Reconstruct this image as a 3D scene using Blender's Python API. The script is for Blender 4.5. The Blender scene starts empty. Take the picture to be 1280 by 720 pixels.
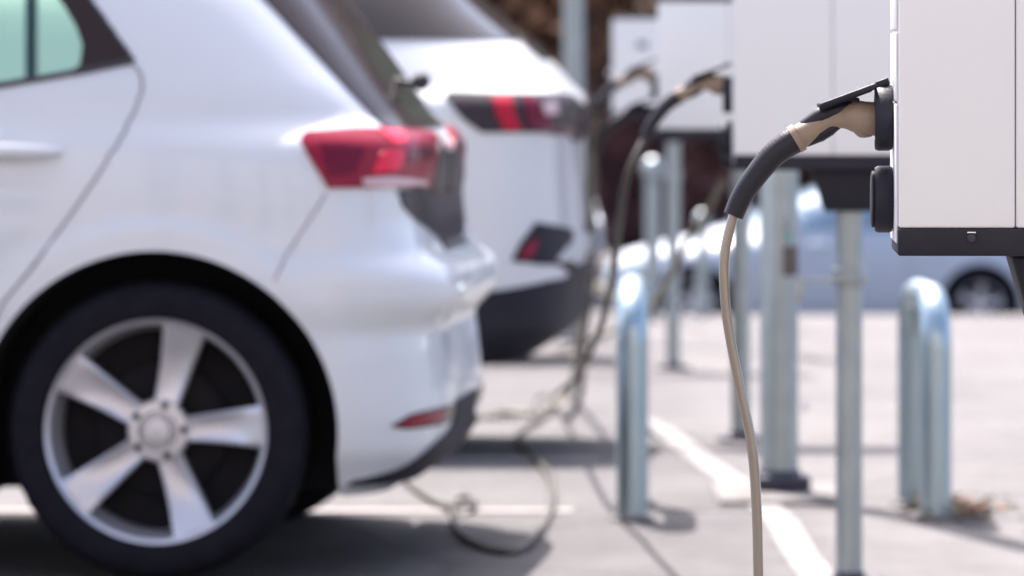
import bpy, bmesh, math, random
import numpy as np
from mathutils import Vector, Matrix
random.seed(7); rng = np.random.default_rng(7)
PI = math.pi
sc = bpy.context.scene
COL = sc.collection
F = 7100.0          # focal length in pixels of a 1280 wide picture
HC = 1.167          # camera height
HY = 82.0           # horizon row

def W(px, py, Y):
    s = F / Y
    return Vector(((px - 640) / s, Y, HC - (py - HY) / s))

_gy = [-400, 13.9, 14.5, 16.0, 18.2, 24.9, 30, 36, 38, 44, 50, 400]
_gz = [-.022, -.022, 0, 0, -0.04, -0.17, -0.29, -0.42, -0.50, -1.22, -1.31, -1.31]
def gz(Y): return float(np.interp(Y, _gy, _gz))
def G(px, py, dz=0.0):
    """point of the ground seen at that place of the photograph"""
    lo, hi = 6.0, 37.0
    for _ in range(50):
        m = (lo + hi) / 2
        if HY + (HC - gz(m)) * F / m > py: lo = m
        else: hi = m
    s = F / lo
    return Vector(((px - 640) / s, lo, gz(lo) + dz))

# ------------------------------------------------------------------ materials
def mat(name, base, rough=0.5, metal=0.0, coat=0.0, noise=None, bump=0.0, bscale=40.0, spec=0.5, trans=0.0, coat_rough=0.03, rvar=0.0):
    m = bpy.data.materials.new(name); m.use_nodes = True
    nt = m.node_tree; b = nt.nodes['Principled BSDF']
    b.inputs['Base Color'].default_value = (*base, 1)
    b.inputs['Roughness'].default_value = rough
    b.inputs['Metallic'].default_value = metal
    b.inputs['Coat Weight'].default_value = coat
    b.inputs['Coat Roughness'].default_value = coat_rough
    b.inputs['Specular IOR Level'].default_value = spec
    b.inputs['Transmission Weight'].default_value = trans
    tc = nt.nodes.new('ShaderNodeTexCoord')
    if noise:
        c2, sc_, det = noise
        n = nt.nodes.new('ShaderNodeTexNoise'); n.inputs['Scale'].default_value = sc_; n.inputs['Detail'].default_value = det
        nt.links.new(tc.outputs['Object'], n.inputs['Vector'])
        r = nt.nodes.new('ShaderNodeValToRGB')
        r.color_ramp.elements[0].position = 0.35; r.color_ramp.elements[0].color = (*base, 1)
        r.color_ramp.elements[1].position = 0.65; r.color_ramp.elements[1].color = (*c2, 1)
        nt.links.new(n.outputs['Fac'], r.inputs['Fac']); nt.links.new(r.outputs['Color'], b.inputs['Base Color'])
        if rvar:
            mr = nt.nodes.new('ShaderNodeMapRange'); mr.inputs['To Min'].default_value = rough - rvar; mr.inputs['To Max'].default_value = rough + rvar
            nt.links.new(n.outputs['Fac'], mr.inputs['Value']); nt.links.new(mr.outputs['Result'], b.inputs['Roughness'])
    if bump:
        n2 = nt.nodes.new('ShaderNodeTexNoise'); n2.inputs['Scale'].default_value = bscale; n2.inputs['Detail'].default_value = 6
        nt.links.new(tc.outputs['Object'], n2.inputs['Vector'])
        bp = nt.nodes.new('ShaderNodeBump'); bp.inputs['Strength'].default_value = bump; bp.inputs['Distance'].default_value = 0.01
        nt.links.new(n2.outputs['Fac'], bp.inputs['Height']); nt.links.new(bp.outputs['Normal'], b.inputs['Normal'])
    return m

M = {}
M['white_paint'] = mat('white_paint', (0.67, 0.71, 0.75), 0.4, coat=.7, coat_rough=.04, noise=((0.65, 0.695, 0.74), 3, 2))
M['warm_paint'] = mat('warm_paint', (0.62, 0.64, 0.67), 0.4, coat=.5, coat_rough=.10)
M['dark_paint'] = mat('dark_paint', (0.035, 0.02, 0.028), 0.35, coat=1.0)
M['silver_paint'] = mat('silver_paint', (0.42, 0.47, 0.55), 0.5, metal=0.1, coat=.12, coat_rough=.1)
M['van_paint'] = mat('van_paint', (0.78, 0.78, 0.80), 0.4, coat=0.8)
M['black_plastic'] = mat('black_plastic', (0.028, 0.026, 0.036), 0.45, noise=((0.04, 0.038, 0.05), 30, 4), bump=0.15, bscale=300)
M['bumper_plastic'] = mat('bumper_plastic', (0.018, 0.018, 0.028), 0.65, spec=.2, noise=((0.026, 0.025, 0.036), 8, 5))
M['gloss_black'] = mat('gloss_black', (0.035, 0.024, 0.022), 0.25, spec=.2)
M['panel_black'] = mat('panel_black', (0.016, 0.017, 0.028), 0.3, spec=.25)
M['dark_glass'] = mat('dark_glass', (0.045, 0.038, 0.036), 0.1, spec=0.4)
M['well'] = mat('wheel_well', (0.012, 0.011, 0.017), 0.9)
M['cabin'] = mat('cabin_lining', (0.18, 0.17, 0.17), 0.9)
M['tyre'] = mat('tyre_rubber', (0.008, 0.008, 0.014), 0.8, spec=.15, noise=((0.012, 0.012, 0.018), 25, 5), bump=0.2, bscale=120)
M['alloy'] = mat('alloy', (0.66, 0.66, 0.70), 0.38, metal=0.6, noise=((0.60, 0.60, 0.63), 9, 5), rvar=0.06)
M['alloy_dark'] = mat('alloy_grey', (0.30, 0.30, 0.34), 0.45, metal=0.7)  # darker grey alloy for small boxes and latches
M['brake'] = mat('brake_iron', (0.008, 0.008, 0.012), 0.8, spec=.15, noise=((0.013, 0.012, 0.014), 20, 5))
M['red_lens'] = mat('red_lens', (0.26, 0.008, 0.035), 0.32, spec=.25, noise=((0.24, 0.008, 0.03), 14, 2))
M['red_bright'] = mat('red_bright', (0.75, 0.012, 0.05), 0.2, spec=.3)
M['red_mid'] = mat('red_mid', (0.42, 0.01, 0.035), 0.4, spec=.2)
M['red_dark'] = mat('red_dark', (0.14, 0.008, 0.03), 0.2, spec=.2)
M['clear_lens'] = mat('clear_lens', (0.60, 0.42, 0.45), 0.3, coat=0.2)
M['smoke_lens'] = mat('smoke_lens', (0.035, 0.026, 0.034), 0.4, spec=.2)
M['headlight'] = mat('headlight', (0.80, 0.82, 0.86), 0.08, metal=0.8, coat=1.0)
M['chrome'] = mat('chrome', (0.8, 0.8, 0.82), 0.15, metal=1.0)
M['seam'] = mat('seam_gap', (0.20, 0.20, 0.24), 0.8)
M['cabinet'] = mat('cabinet_white', (0.875, 0.885, 0.875), 0.45, noise=((0.858, 0.868, 0.858), 1.5, 3), bump=0.03, bscale=200)
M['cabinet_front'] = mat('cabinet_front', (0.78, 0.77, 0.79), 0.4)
M['skirt'] = mat('skirt_dark', (0.018, 0.018, 0.028), 0.5, spec=.25, noise=((0.024, 0.024, 0.034), 12, 5), bump=0.08, bscale=250)
M['galv'] = mat('galvanised_steel', (0.33, 0.375, 0.38), 0.42, metal=0.6, noise=((0.39, 0.43, 0.43), 16, 6), bump=0.06, bscale=60, rvar=0.08)
M['galv_bright'] = mat('galvanised_tube', (0.33, 0.43, 0.48), 0.33, metal=0.85, noise=((0.38, 0.47, 0.51), 5, 4))
M['plate'] = mat('base_plate', (0.03, 0.03, 0.055), 0.5)
M['tan'] = mat('tan_plastic', (0.30, 0.225, 0.165), 0.45, noise=((0.27, 0.20, 0.148), 30, 4), bump=0.05, bscale=300)
M['grip'] = mat('grip_rubber', (0.014, 0.014, 0.022), 0.42, spec=.35)
M['boot'] = mat('boot_rubber', (0.016, 0.016, 0.024), 0.45, spec=.35, bump=0.1, bscale=400)
M['cable'] = mat('cable_sheath', (0.30, 0.26, 0.21), 0.25, metal=.45, coat=0.8)
M['cable_dirty'] = mat('cable_dirty', (0.05, 0.045, 0.036), 0.5)
M['cable_tan'] = mat('cable_olive', (0.15, 0.132, 0.085), 0.4)
M['cable_black'] = mat('cable_black', (0.03, 0.03, 0.04), 0.5)
M['line'] = mat('line_paint', (0.26, 0.245, 0.24), 0.8, noise=((0.22, 0.20, 0.20), 9, 8), bump=0.2, bscale=80)
M['kerb_paint'] = mat('kerb_paint', (0.26, 0.25, 0.243), 0.8, noise=((0.15, 0.143, 0.143), 11, 10))
M['kerb'] = mat('kerb_stone', (0.36, 0.33, 0.32), 0.85, noise=((0.44, 0.41, 0.41), 12, 6), bump=0.3, bscale=60)
M['pad'] = mat('pad_concrete', (0.19, 0.182, 0.18), 0.9, noise=((0.11, 0.10, 0.095), 10, 7), bump=0.4, bscale=60)
M['moss'] = mat('litter', (0.10, 0.075, 0.05), 0.9, noise=((0.05, 0.05, 0.03), 40, 4))
M['leaf_orange'] = mat('leaf_orange', (0.22, 0.10, 0.05), 0.8)
M['mark'] = mat('mark_teal', (0.10, 0.16, 0.18), 0.6)
M['green_tag'] = mat('green_tag', (0.10, 0.45, 0.33), 0.6)
M['brick'] = mat('brick', (0.46, 0.41, 0.37), 0.9)  # wall of the building added behind the camera, pale to return fill light
M['roof_tile'] = mat('roof_tile', (0.12, 0.07, 0.05), 0.9)
M['bark'] = mat('bark', (0.10, 0.075, 0.06), 0.95, bump=0.5, bscale=20)

def glass_pane():
    m = bpy.data.materials.new('tinted_glass'); m.use_nodes = True
    nt = m.node_tree; nt.nodes.clear()
    o = nt.nodes.new('ShaderNodeOutputMaterial'); mx = nt.nodes.new('ShaderNodeMixShader')
    t = nt.nodes.new('ShaderNodeBsdfTransparent'); t.inputs['Color'].default_value = (0.88, 0.97, 0.90, 1)
    g = nt.nodes.new('ShaderNodeBsdfGlossy'); g.inputs['Roughness'].default_value = 0.03; g.inputs['Color'].default_value = (0.7, 0.95, 0.85, 1)
    f = nt.nodes.new('ShaderNodeFresnel'); f.inputs['IOR'].default_value = 1.6
    nt.links.new(f.outputs[0], mx.inputs[0]); nt.links.new(t.outputs[0], mx.inputs[1]); nt.links.new(g.outputs[0], mx.inputs[2])
    nt.links.new(mx.outputs[0], o.inputs[0]); return m
M['pane'] = glass_pane()
M['sky_glass'] = mat('sky_glass', (0.20, 0.28, 0.37), 0.15, spec=.5)  # bluish base colour holds the sky reflected in the far car's windows

def leaf_mat(name, cols):
    m = bpy.data.materials.new(name); m.use_nodes = True
    nt = m.node_tree; b = nt.nodes['Principled BSDF']; b.inputs['Roughness'].default_value = 0.6
    gi = nt.nodes.new('ShaderNodeTexCoord'); n = nt.nodes.new('ShaderNodeTexNoise'); n.inputs['Scale'].default_value = 1.3; n.inputs['Detail'].default_value = 5
    nt.links.new(gi.outputs['Object'], n.inputs['Vector'])
    r = nt.nodes.new('ShaderNodeValToRGB'); e = r.color_ramp.elements
    e[0].position = 0.33; e[0].color = (*cols[0], 1); e[1].position = 0.68; e[1].color = (*cols[-1], 1)
    if len(cols) > 2:
        k = r.color_ramp.elements.new(0.5); k.color = (*cols[1], 1)
    nt.links.new(n.outputs['Fac'], r.inputs['Fac']); nt.links.new(r.outputs['Color'], b.inputs['Base Color'])
    return m
M['leaf_copper'] = leaf_mat('leaf_copper', [(0.05, 0.03, 0.038), (0.15, 0.065, 0.07), (0.30, 0.14, 0.12)])
M['leaf_rust'] = leaf_mat('leaf_rust', [(0.06, 0.035, 0.025), (0.14, 0.07, 0.04), (0.34, 0.16, 0.08)])
M['leaf_green'] = leaf_mat('leaf_green', [(0.05, 0.11, 0.08), (0.10, 0.20, 0.14), (0.18, 0.30, 0.21)])
M['leaf_bright'] = leaf_mat('leaf_bright', [(0.10, 0.22, 0.10), (0.20, 0.36, 0.18), (0.30, 0.45, 0.25)])

def asphalt():
    m = bpy.data.materials.new('asphalt'); m.use_nodes = True
    nt = m.node_tree; b = nt.nodes['Principled BSDF']; L = nt.links.new
    b.inputs['Roughness'].default_value = 0.85
    tc = nt.nodes.new('ShaderNodeTexCoord')
    def noise(scale, det=6, rough=0.6, stretch=None):
        n = nt.nodes.new('ShaderNodeTexNoise'); n.inputs['Scale'].default_value = scale; n.inputs['Detail'].default_value = det; n.inputs['Roughness'].default_value = rough
        if stretch:
            mp = nt.nodes.new('ShaderNodeMapping'); mp.inputs['Scale'].default_value = stretch
            L(tc.outputs['Object'], mp.inputs['Vector']); L(mp.outputs['Vector'], n.inputs['Vector'])
        else: L(tc.outputs['Object'], n.inputs['Vector'])
        return n
    def ramp(src, p0, c0, p1, c1):
        r = nt.nodes.new('ShaderNodeValToRGB'); r.color_ramp.elements[0].position = p0; r.color_ramp.elements[0].color = (*c0, 1)
        r.color_ramp.elements[1].position = p1; r.color_ramp.elements[1].color = (*c1, 1); L(src, r.inputs['Fac']); return r
    def mul(a, c, f=1.0):
        mx = nt.nodes.new('ShaderNodeMix'); mx.data_type = 'RGBA'; mx.blend_type = 'MULTIPLY'; mx.inputs[0].default_value = f
        L(a, mx.inputs[6]); L(c, mx.inputs[7]); return mx.outputs[2]
    sx = nt.nodes.new('ShaderNodeSeparateXYZ'); L(tc.outputs['Object'], sx.inputs[0])
    # worn grey tarmac beside the bays, paler sun-bleached surface right of the kerb line
    wob = noise(1.3, 5); ad = nt.nodes.new('ShaderNodeMath'); ad.operation = 'MULTIPLY_ADD'; ad.inputs[1].default_value = 0.25
    L(wob.outputs['Fac'], ad.inputs[0]); L(sx.outputs['X'], ad.inputs[2])
    side = ramp(ad.outputs[0], 0.70, (0.128, 0.122, 0.124), 0.95, (0.172, 0.164, 0.165))
    big = ramp(noise(0.8, 7, 0.65).outputs['Fac'], 0.3, (0.60, 0.59, 0.61), 0.66, (1, 1, 1))
    mid = ramp(noise(7, 8, 0.7, (1, 0.35, 1)).outputs['Fac'], 0.32, (0.66, 0.65, 0.655), 0.62, (1, 1, 1))
    fine = ramp(noise(110, 4, 0.7).outputs['Fac'], 0.3, (0.5, 0.49, 0.50), 0.6, (1.0, 1.0, 1.0))
    c = mul(side.outputs['Color'], big.outputs['Color']); c = mul(c, mid.outputs['Color'], 0.8); c = mul(c, fine.outputs['Color'], 0.8)
    vo = nt.nodes.new('ShaderNodeTexVoronoi'); vo.feature = 'DISTANCE_TO_EDGE'; vo.inputs['Scale'].default_value = 0.5
    mp = nt.nodes.new('ShaderNodeMapping'); mp.inputs['Scale'].default_value = (1, 0.5, 1)
    dn = noise(3, 5); mxv = nt.nodes.new('ShaderNodeMix'); mxv.data_type = 'RGBA'; mxv.inputs[0].default_value = 0.12
    L(tc.outputs['Object'], mxv.inputs[6]); L(dn.outputs['Color'], mxv.inputs[7]); L(mxv.outputs[2], mp.inputs['Vector']); L(mp.outputs['Vector'], vo.inputs['Vector'])
    cr = ramp(vo.outputs['Distance'], 0.0, (0.55, 0.53, 0.52), 0.012, (1, 1, 1)); c = mul(c, cr.outputs['Color'], 0.8)
    L(c, b.inputs['Base Color'])
    bp = nt.nodes.new('ShaderNodeBump'); bp.inputs['Strength'].default_value = 0.5; bp.inputs['Distance'].default_value = 0.006
    L(noise(160, 3, 0.8).outputs['Fac'], bp.inputs['Height']); L(bp.outputs['Normal'], b.inputs['Normal'])
    return m
M['asphalt'] = asphalt()

# ------------------------------------------------------------------ helpers
def obj(name, verts, faces, m, parent=None, smooth=True, angle=40):
    me = bpy.data.meshes.new(name); me.from_pydata([tuple(v) for v in verts], [], faces)
    bm = bmesh.new(); bm.from_mesh(me); bmesh.ops.recalc_face_normals(bm, faces=bm.faces); bm.to_mesh(me); bm.free()
    return link(name, me, m, parent, smooth, angle)
def link(name, me, m, parent=None, smooth=True, angle=40):
    o = bpy.data.objects.new(name, me); COL.objects.link(o)
    for mm in (m if isinstance(m, list) else [m]): me.materials.append(mm)
    if smooth:
        me.polygons.foreach_set('use_smooth', [True] * len(me.polygons)); me.set_sharp_from_angle(angle=math.radians(angle))
    if parent: o.parent = parent
    return o
def tag(o, label=None, cat=None, group=None, kind=None):
    if label: o['label'] = label
    if cat: o['category'] = cat
    if group: o['group'] = group
    if kind: o['kind'] = kind
    return o
def empty(name, loc=(0, 0, 0), rz=0.0):
    o = bpy.data.objects.new(name, None); COL.objects.link(o); o.location = loc; o.rotation_euler = (0, 0, rz); o.empty_display_size = .1
    return o
class MB:
    def __init__(s): s.v = []; s.f = []
    def add(s, v, f):
        n = len(s.v); s.v += [tuple(p) for p in v]; s.f += [[i + n for i in q] for q in f]; return s
    def box(s, a, b, bev=0.0, mtx=None):
        bm = bmesh.new(); bmesh.ops.create_cube(bm, size=1)
        for v in bm.verts: v.co = Vector([(a[i] + b[i]) / 2 + v.co[i] * (b[i] - a[i]) for i in range(3)])
        if bev: bmesh.ops.bevel(bm, geom=list(bm.edges), offset=bev, segments=3, affect='EDGES', profile=0.5)
        if mtx: bmesh.ops.transform(bm, matrix=mtx, verts=bm.verts)
        bm.verts.index_update()
        s.add([v.co.copy() for v in bm.verts], [[v.index for v in f.verts] for f in bm.faces]); bm.free(); return s
    def tube(s, pts, radii, seg=16, sy=1.0, cap=True):
        pts = [Vector(p) for p in pts]; n = len(pts)
        if not hasattr(radii, '__len__'): radii = [radii] * n
        t0 = (pts[1] - pts[0]).normalized(); up = Vector((0, 1, 0)) if abs(t0.y) < .9 else Vector((0, 0, 1))
        a = t0.cross(up).normalized(); vs = []
        for i, p in enumerate(pts):
            t = (pts[min(i + 1, n - 1)] - pts[max(i - 1, 0)]).normalized()
            a = (a - t * a.dot(t)).normalized(); b = t.cross(a)
            for k in range(seg):
                an = 2 * PI * k / seg; vs.append(p + (a * math.cos(an) + b * math.sin(an) * sy) * radii[i])
        fs = [[i * seg + k, i * seg + (k + 1) % seg, (i + 1) * seg + (k + 1) % seg, (i + 1) * seg + k] for i in range(n - 1) for k in range(seg)]
        if cap: fs += [list(range(seg)), list(range((n - 1) * seg, n * seg))]
        return s.add(vs, fs)
    def lathe(s, prof, o=(0, 0, 0), axis='z', seg=32):
        vs = []; n = len(prof)
        for r, h in prof:
            for k in range(seg):
                a = 2 * PI * k / seg; c, d = r * math.cos(a), r * math.sin(a)
                p = {'z': (c, d, h), 'x': (h, c, d), 'y': (c, h, d)}[axis]
                vs.append((p[0] + o[0], p[1] + o[1], p[2] + o[2]))
        fs = [[i * seg + k, i * seg + (k + 1) % seg, (i + 1) * seg + (k + 1) % seg, (i + 1) * seg + k] for i in range(n - 1) for k in range(seg)]
        fs += [list(range(seg)), list(range((n - 1) * seg, n * seg))]
        return s.add(vs, fs)
    def build(s, name, m, parent=None, smooth=True, angle=40): return obj(name, s.v, s.f, m, parent, smooth, angle)
def spline(pts, rad=None, n=8):
    P = [Vector(p) for p in pts]; out = []; R = []
    for i in range(len(P) - 1):
        p0, p1, p2, p3 = P[max(i - 1, 0)], P[i], P[i + 1], P[min(i + 2, len(P) - 1)]
        for k in range(n):
            t = k / n
            out.append(0.5 * ((2 * p1) + (p2 - p0) * t + (2 * p0 - 5 * p1 + 4 * p2 - p3) * t * t + (3 * p1 - p0 - 3 * p2 + p3) * t ** 3))
            if rad: R.append(rad[i] * (1 - t) + rad[i + 1] * t)
    out.append(P[-1])
    if rad: R.append(rad[-1]); return out, R
    return out

# ------------------------------------------------------------------ cars
class Car:
    def __init__(s, prof, xm, wb, origin, yaw, R, arch_r, flare=0.010):
        s.xm, s.wb, s.R, s.arch, s.fl = xm, wb, R, arch_r, flare
        p = np.array(prof, float); z = np.arange(p[0, 0], p[-1, 0] + 1e-6, 0.006)
        cols = [np.interp(z, p[:, 0], p[:, i]) for i in range(1, 6)]
        def sm(a, k):
            b = np.pad(a, k, mode='edge')
            return np.convolve(b, np.ones(2 * k + 1) / (2 * k + 1), 'valid')
        s.z = z; s.xr = sm(cols[0], 2); s.xf = sm(cols[1], 4); s.w = sm(sm(cols[2], 10), 9); s.nr = sm(cols[3], 5); s.nf = sm(cols[4], 5)
        s.o = Vector(origin); s.yaw = yaw; s.c, s.s_ = math.cos(yaw), math.sin(yaw)
    def at(s, z):
        return [float(np.interp(z, s.z, a)) for a in (s.xr, s.xf, s.w, s.nr, s.nf)]
    def P0(s, z, th):
        """th: 0 = rear centre, + towards the near side (y<0), 90 deg = side, 180 deg = front"""
        xr, xf, w, nr, nf = s.at(z); a = abs(th); ca, sa = math.cos(a), math.sin(a)
        if ca >= 0: x = s.xm + (xr - s.xm) * ca ** (2 / nr); y = w * max(sa, 0) ** (2 / nr)
        else: x = s.xm - (s.xm - xf) * (-ca) ** (2 / nf); y = w * max(sa, 0) ** (2 / nf)
        for cx in (0.0, -s.wb):
            d = math.hypot(x - cx, z - s.R)
            if y > .5 * w and d < s.arch + .09:
                t = min(1, max(0, (s.arch + .085 - d) / .035)); y += s.fl * t * t * (3 - 2 * t)
        return Vector((x, -y if th >= 0 else y, z))
    def N(s, z, th):
        e = 0.004
        a = s.P0(z, th + e) - s.P0(z, th - e); b = s.P0(min(z + .012, s.z[-1]), th) - s.P0(max(z - .012, s.z[0]), th)
        n = a.cross(b)
        if n.length < 1e-9: n = Vector((1, 0, 0))
        n.normalize()
        c = s.P0(z, th) - Vector((s.xm, 0, z))
        return n if n.dot(c) >= 0 else -n
    def th_x(s, x, z):
        xr, xf, w, nr, nf = s.at(z)
        if x >= s.xm: return math.acos(min(1, (x - s.xm) / (xr - s.xm)) ** (nr / 2))
        return PI - math.acos(min(1, (s.xm - x) / (s.xm - xf)) ** (nf / 2))
    def th_y(s, y, z):
        xr, xf, w, nr, nf = s.at(z); return math.asin(min(1, abs(y) / w) ** (nr / 2))
    def world(s, p): return Vector((s.o.x + p.x * s.c - p.y * s.s_, s.o.y + p.x * s.s_ + p.y * s.c, s.o.z + p.z))
    def th_px(s, px, py):
        """angle and height of the body surface seen at a place of the photograph"""
        depth = s.o.y - .9
        ths = np.concatenate([np.linspace(0.02, 1.45, 300), np.linspace(1.4503, 1.5705, 300), np.linspace(1.572, 2.2, 200)])
        th = 1.5
        for _ in range(4):
            z = HC - (py - HY) * depth / F - s.o.z; z = min(max(z, s.z[0] + .001), s.z[-1] - .001)
            q = [s.world(s.P0(z, t)) for t in ths]
            xs = np.array([640 + F * v.x / v.y for v in q]); k = int(np.argmax(xs[:300]))
            sub = xs[k:]; j = k + int(np.argmin(np.abs(sub - px))) if px < xs[k] else k
            th = float(ths[j]); depth = q[j].y
        return th, z
    def key(s, v):
        if v[0] == 'x': return s.th_x(v[1], v[2]), v[2]
        if v[0] == 'y': return s.th_y(v[1], v[2]), v[2]
        return s.th_px(*v)
    def dense(s, poly, closed=True, step=14):
        out = []; n = len(poly)
        for i in range(n if closed else n - 1):
            a, b = poly[i], poly[(i + 1) % n]
            if a[0] == b[0] or (not isinstance(a[0], str) and not isinstance(b[0], str)):
                k0 = 1 if a[0] == 'x' or a[0] == 'y' else 0
                L = math.dist(a[k0:], b[k0:]) * (545 if k0 else 1); m = max(1, int(L / step))
                for k in range(m):
                    t = k / m; q = tuple(a[j] + (b[j] - a[j]) * t for j in range(k0, len(a)))
                    out.append(((a[0],) if k0 else ()) + q)
            else: out.append(a)
        if not closed: out.append(poly[-1])
        return [s.key(p) for p in out]
    def rows_of(s, poly, n):
        zs = [p[1] for p in poly]; z0, z1 = min(zs), max(zs); rows = []
        for i in range(n):
            z = z0 + (z1 - z0) * (0.004 + .992 * i / (n - 1)); hit = []
            for k in range(len(poly)):
                (t0, a), (t1, b) = poly[k], poly[(k + 1) % len(poly)]
                if (a - z) * (b - z) <= 0 and a != b: hit.append(t0 + (t1 - t0) * (z - a) / (b - a))
            if len(hit) >= 2: rows.append((z, min(hit), max(hit)))
        return rows
    def spread(s, z, t0, t1, m):
        ts = np.linspace(t0, t1, 200); pts = np.array([tuple(s.P0(z, t)) for t in ts]); d = np.concatenate([[0], np.cumsum(np.linalg.norm(np.diff(pts, axis=0), axis=1))])
        return np.interp(np.linspace(0, d[-1], m), d, ts)
    def sheet(s, name, rows, m, parent, off=.003, deep=.006, cols=14, sides=(1,)):
        """solid panel of real thickness set on the body surface; one object per side of the car"""
        out = []
        for sd in sides:
            mb = MB(); top, bot = [], []
            for z, a, b in rows:
                for t in s.spread(z, a, b, cols):
                    p, n = s.P0(z, t), s.N(z, t)
                    q, r = p + n * off, p - n * deep
                    if sd < 0: q.y *= -1; r.y *= -1
                    top.append(q); bot.append(r)
            R, C = len(rows), cols; N = R * C
            f = [[i * C + j, i * C + j + 1, (i + 1) * C + j + 1, (i + 1) * C + j] for i in range(R - 1) for j in range(C - 1)]
            f += [[N + k for k in q][::-1] for q in f]
            ring = [j for j in range(C)] + [i * C + C - 1 for i in range(1, R)] + [(R - 1) * C + j for j in range(C - 2, -1, -1)] + [i * C for i in range(R - 2, 0, -1)]
            f += [[ring[k], ring[(k + 1) % len(ring)], N + ring[(k + 1) % len(ring)], N + ring[k]] for k in range(len(ring))]
            mb.add(top + bot, f); pr = parent
            if isinstance(parent, list): pr = parent[0] if sd > 0 else parent[-1]
            out.append(mb.build(name, m, pr, angle=50))
        return out if len(out) > 1 else out[0]
    def patch(s, name, poly, m, parent, off=.003, n=22, cols=14, sides=(1,), deep=.006):
        return s.sheet(name, s.rows_of(s.dense(poly), n), m, parent, off, deep, cols, sides)
    def wrap(s, name, left, m, parent, off=.003, n=16, cols=40, deep=.006):
        """panel across the whole tail; left is its near edge from the top down"""
        pts = s.dense(left, closed=False); pts.sort(key=lambda p: p[1]); zs = [p[1] for p in pts]; ts = [p[0] for p in pts]
        rows = []
        for i in range(n):
            z = zs[0] + (zs[-1] - zs[0]) * i / (n - 1); t = float(np.interp(z, zs, ts)); rows.append((z, -t, t))
        return s.sheet(name, rows, m, parent, off, deep, cols)
    def windscreen(s, z0, z1, parent, m):
        rows = []
        for z in np.linspace(z0, z1, 14):
            nf = s.at(z)[4]; rows.append((z, PI - math.asin(.90 ** (nf / 2)), PI - 1e-3))
        return s.sheet('windscreen', rows, m, parent, .004, .006, 16, sides=(1, -1))
    def strip(s, name, line, width, m, parent, off=.002, both=True):
        pts = s.dense(line, closed=False, step=4); P = [(s.P0(z, t), s.N(z, t)) for t, z in pts]
        for sd in ((1, -1) if both else (1,)):
            vs = []; mb = MB()
            for i, (p, n) in enumerate(P):
                d = (P[min(i + 1, len(P) - 1)][0] - P[max(i - 1, 0)][0]).normalized(); c = n.cross(d).normalized() * width / 2
                for q in (p + c + n * off, p - c + n * off, p - c - n * .004, p + c - n * .004):
                    vs.append((q.x, q.y * sd, q.z))
            k = len(P)
            f = [[i * 4 + j, i * 4 + (j + 1) % 4, i * 4 + 4 + (j + 1) % 4, i * 4 + 4 + j] for i in range(k - 1) for j in range(4)] + [[0, 1, 2, 3], [k * 4 - 4, k * 4 - 3, k * 4 - 2, k * 4 - 1]]
            mb.add(vs, f)
            mb.build(name, m, parent, angle=60)
    def body(s, mats, parent, cols=220, dz=0.012, holes=()):
        zs = np.arange(s.z[0], s.z[-1], dz); zs = np.append(zs, s.z[-1]); vs = []
        half = cols // 2
        for z in zs:
            a = s.spread(z, 1e-4, PI - 1e-4, half)
            for t in a: vs.append(s.P0(z, t))
            for t in a[::-1]:
                p = s.P0(z, t); vs.append(Vector((p.x, -p.y, p.z)))
        C = 2 * half; R = len(zs)
        fs = [[i * C + j, i * C + (j + 1) % C, (i + 1) * C + (j + 1) % C, (i + 1) * C + j] for i in range(R - 1) for j in range(C)]
        for base, sg in ((0, 1), ((R - 1) * C, -1)):        # caps as strips across the car
            for j in range(half - 1):
                fs.append([base + j, base + j + 1, base + C - 2 - j, base + C - 1 - j])
        me = bpy.data.meshes.new('body'); me.from_pydata([tuple(v) for v in vs], [], fs)
        bm = bmesh.new(); bm.from_mesh(me); bmesh.ops.remove_doubles(bm, verts=bm.verts, dist=1e-4); bmesh.ops.recalc_face_normals(bm, faces=bm.faces); bm.to_mesh(me); bm.free()
        o = bpy.data.objects.new('body', me); COL.objects.link(o); cut = []
        def cutter(poly, y0, y1):
            n = len(poly); v = [(x, y0, z) for x, z in poly] + [(x, y1, z) for x, z in poly]
            f = [list(range(n)), list(range(2 * n - 1, n - 1, -1))] + [[i, n + i, n + (i + 1) % n, (i + 1) % n] for i in range(n)]
            c = obj('cutter', v, f, M['well'], smooth=False); cut.append(c)
            md = o.modifiers.new('b', 'BOOLEAN'); md.object = c; md.operation = 'DIFFERENCE'; md.solver = 'EXACT'
        ar = s.arch
        for cx in (0, -s.wb):
            pl = [(cx + ar * math.cos(a), s.R + ar * math.sin(a)) for a in np.linspace(-.15, PI + .15, 60)] + [(cx - ar * .99, -.2), (cx + ar * .99, -.2)]
            cutter(pl, -1.3, -.52); cutter(pl, .52, 1.3)
        for poly in holes: cutter(poly, -1.3, 1.3)
        dg = bpy.context.evaluated_depsgraph_get(); me2 = bpy.data.meshes.new_from_object(o.evaluated_get(dg))
        bpy.data.objects.remove(o)
        for c in cut: bpy.data.objects.remove(c)
        me2.materials.clear()
        r = link('body', me2, mats, parent, angle=35)
        for p in me2.polygons:
            c, n = p.center, p.normal; idx = 0
            for cx in (0, -s.wb):
                if math.hypot(c.x - cx, max(c.z - s.R, 0)) < s.arch + .002 and abs(c.y) > .5:
                    rad = Vector((c.x - cx, 0, max(c.z - s.R, 0)))
                    if (rad.length > s.arch - .01 and n.dot(rad) < -.5 * rad.length) or (abs(abs(c.y) - .52) < .003 and abs(n.y) > .9): idx = 1
            if c.z < s.z[0] + .004: idx = 1
            for poly in holes:
                xs = [q[0] for q in poly]; zz = [q[1] for q in poly]
                if min(xs) - .001 <= c.x <= max(xs) + .001 and min(zz) - .001 <= c.z <= max(zz) + .001 and abs(n.y) < .3: idx = 2
            p.material_index = idx
        return r

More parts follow.
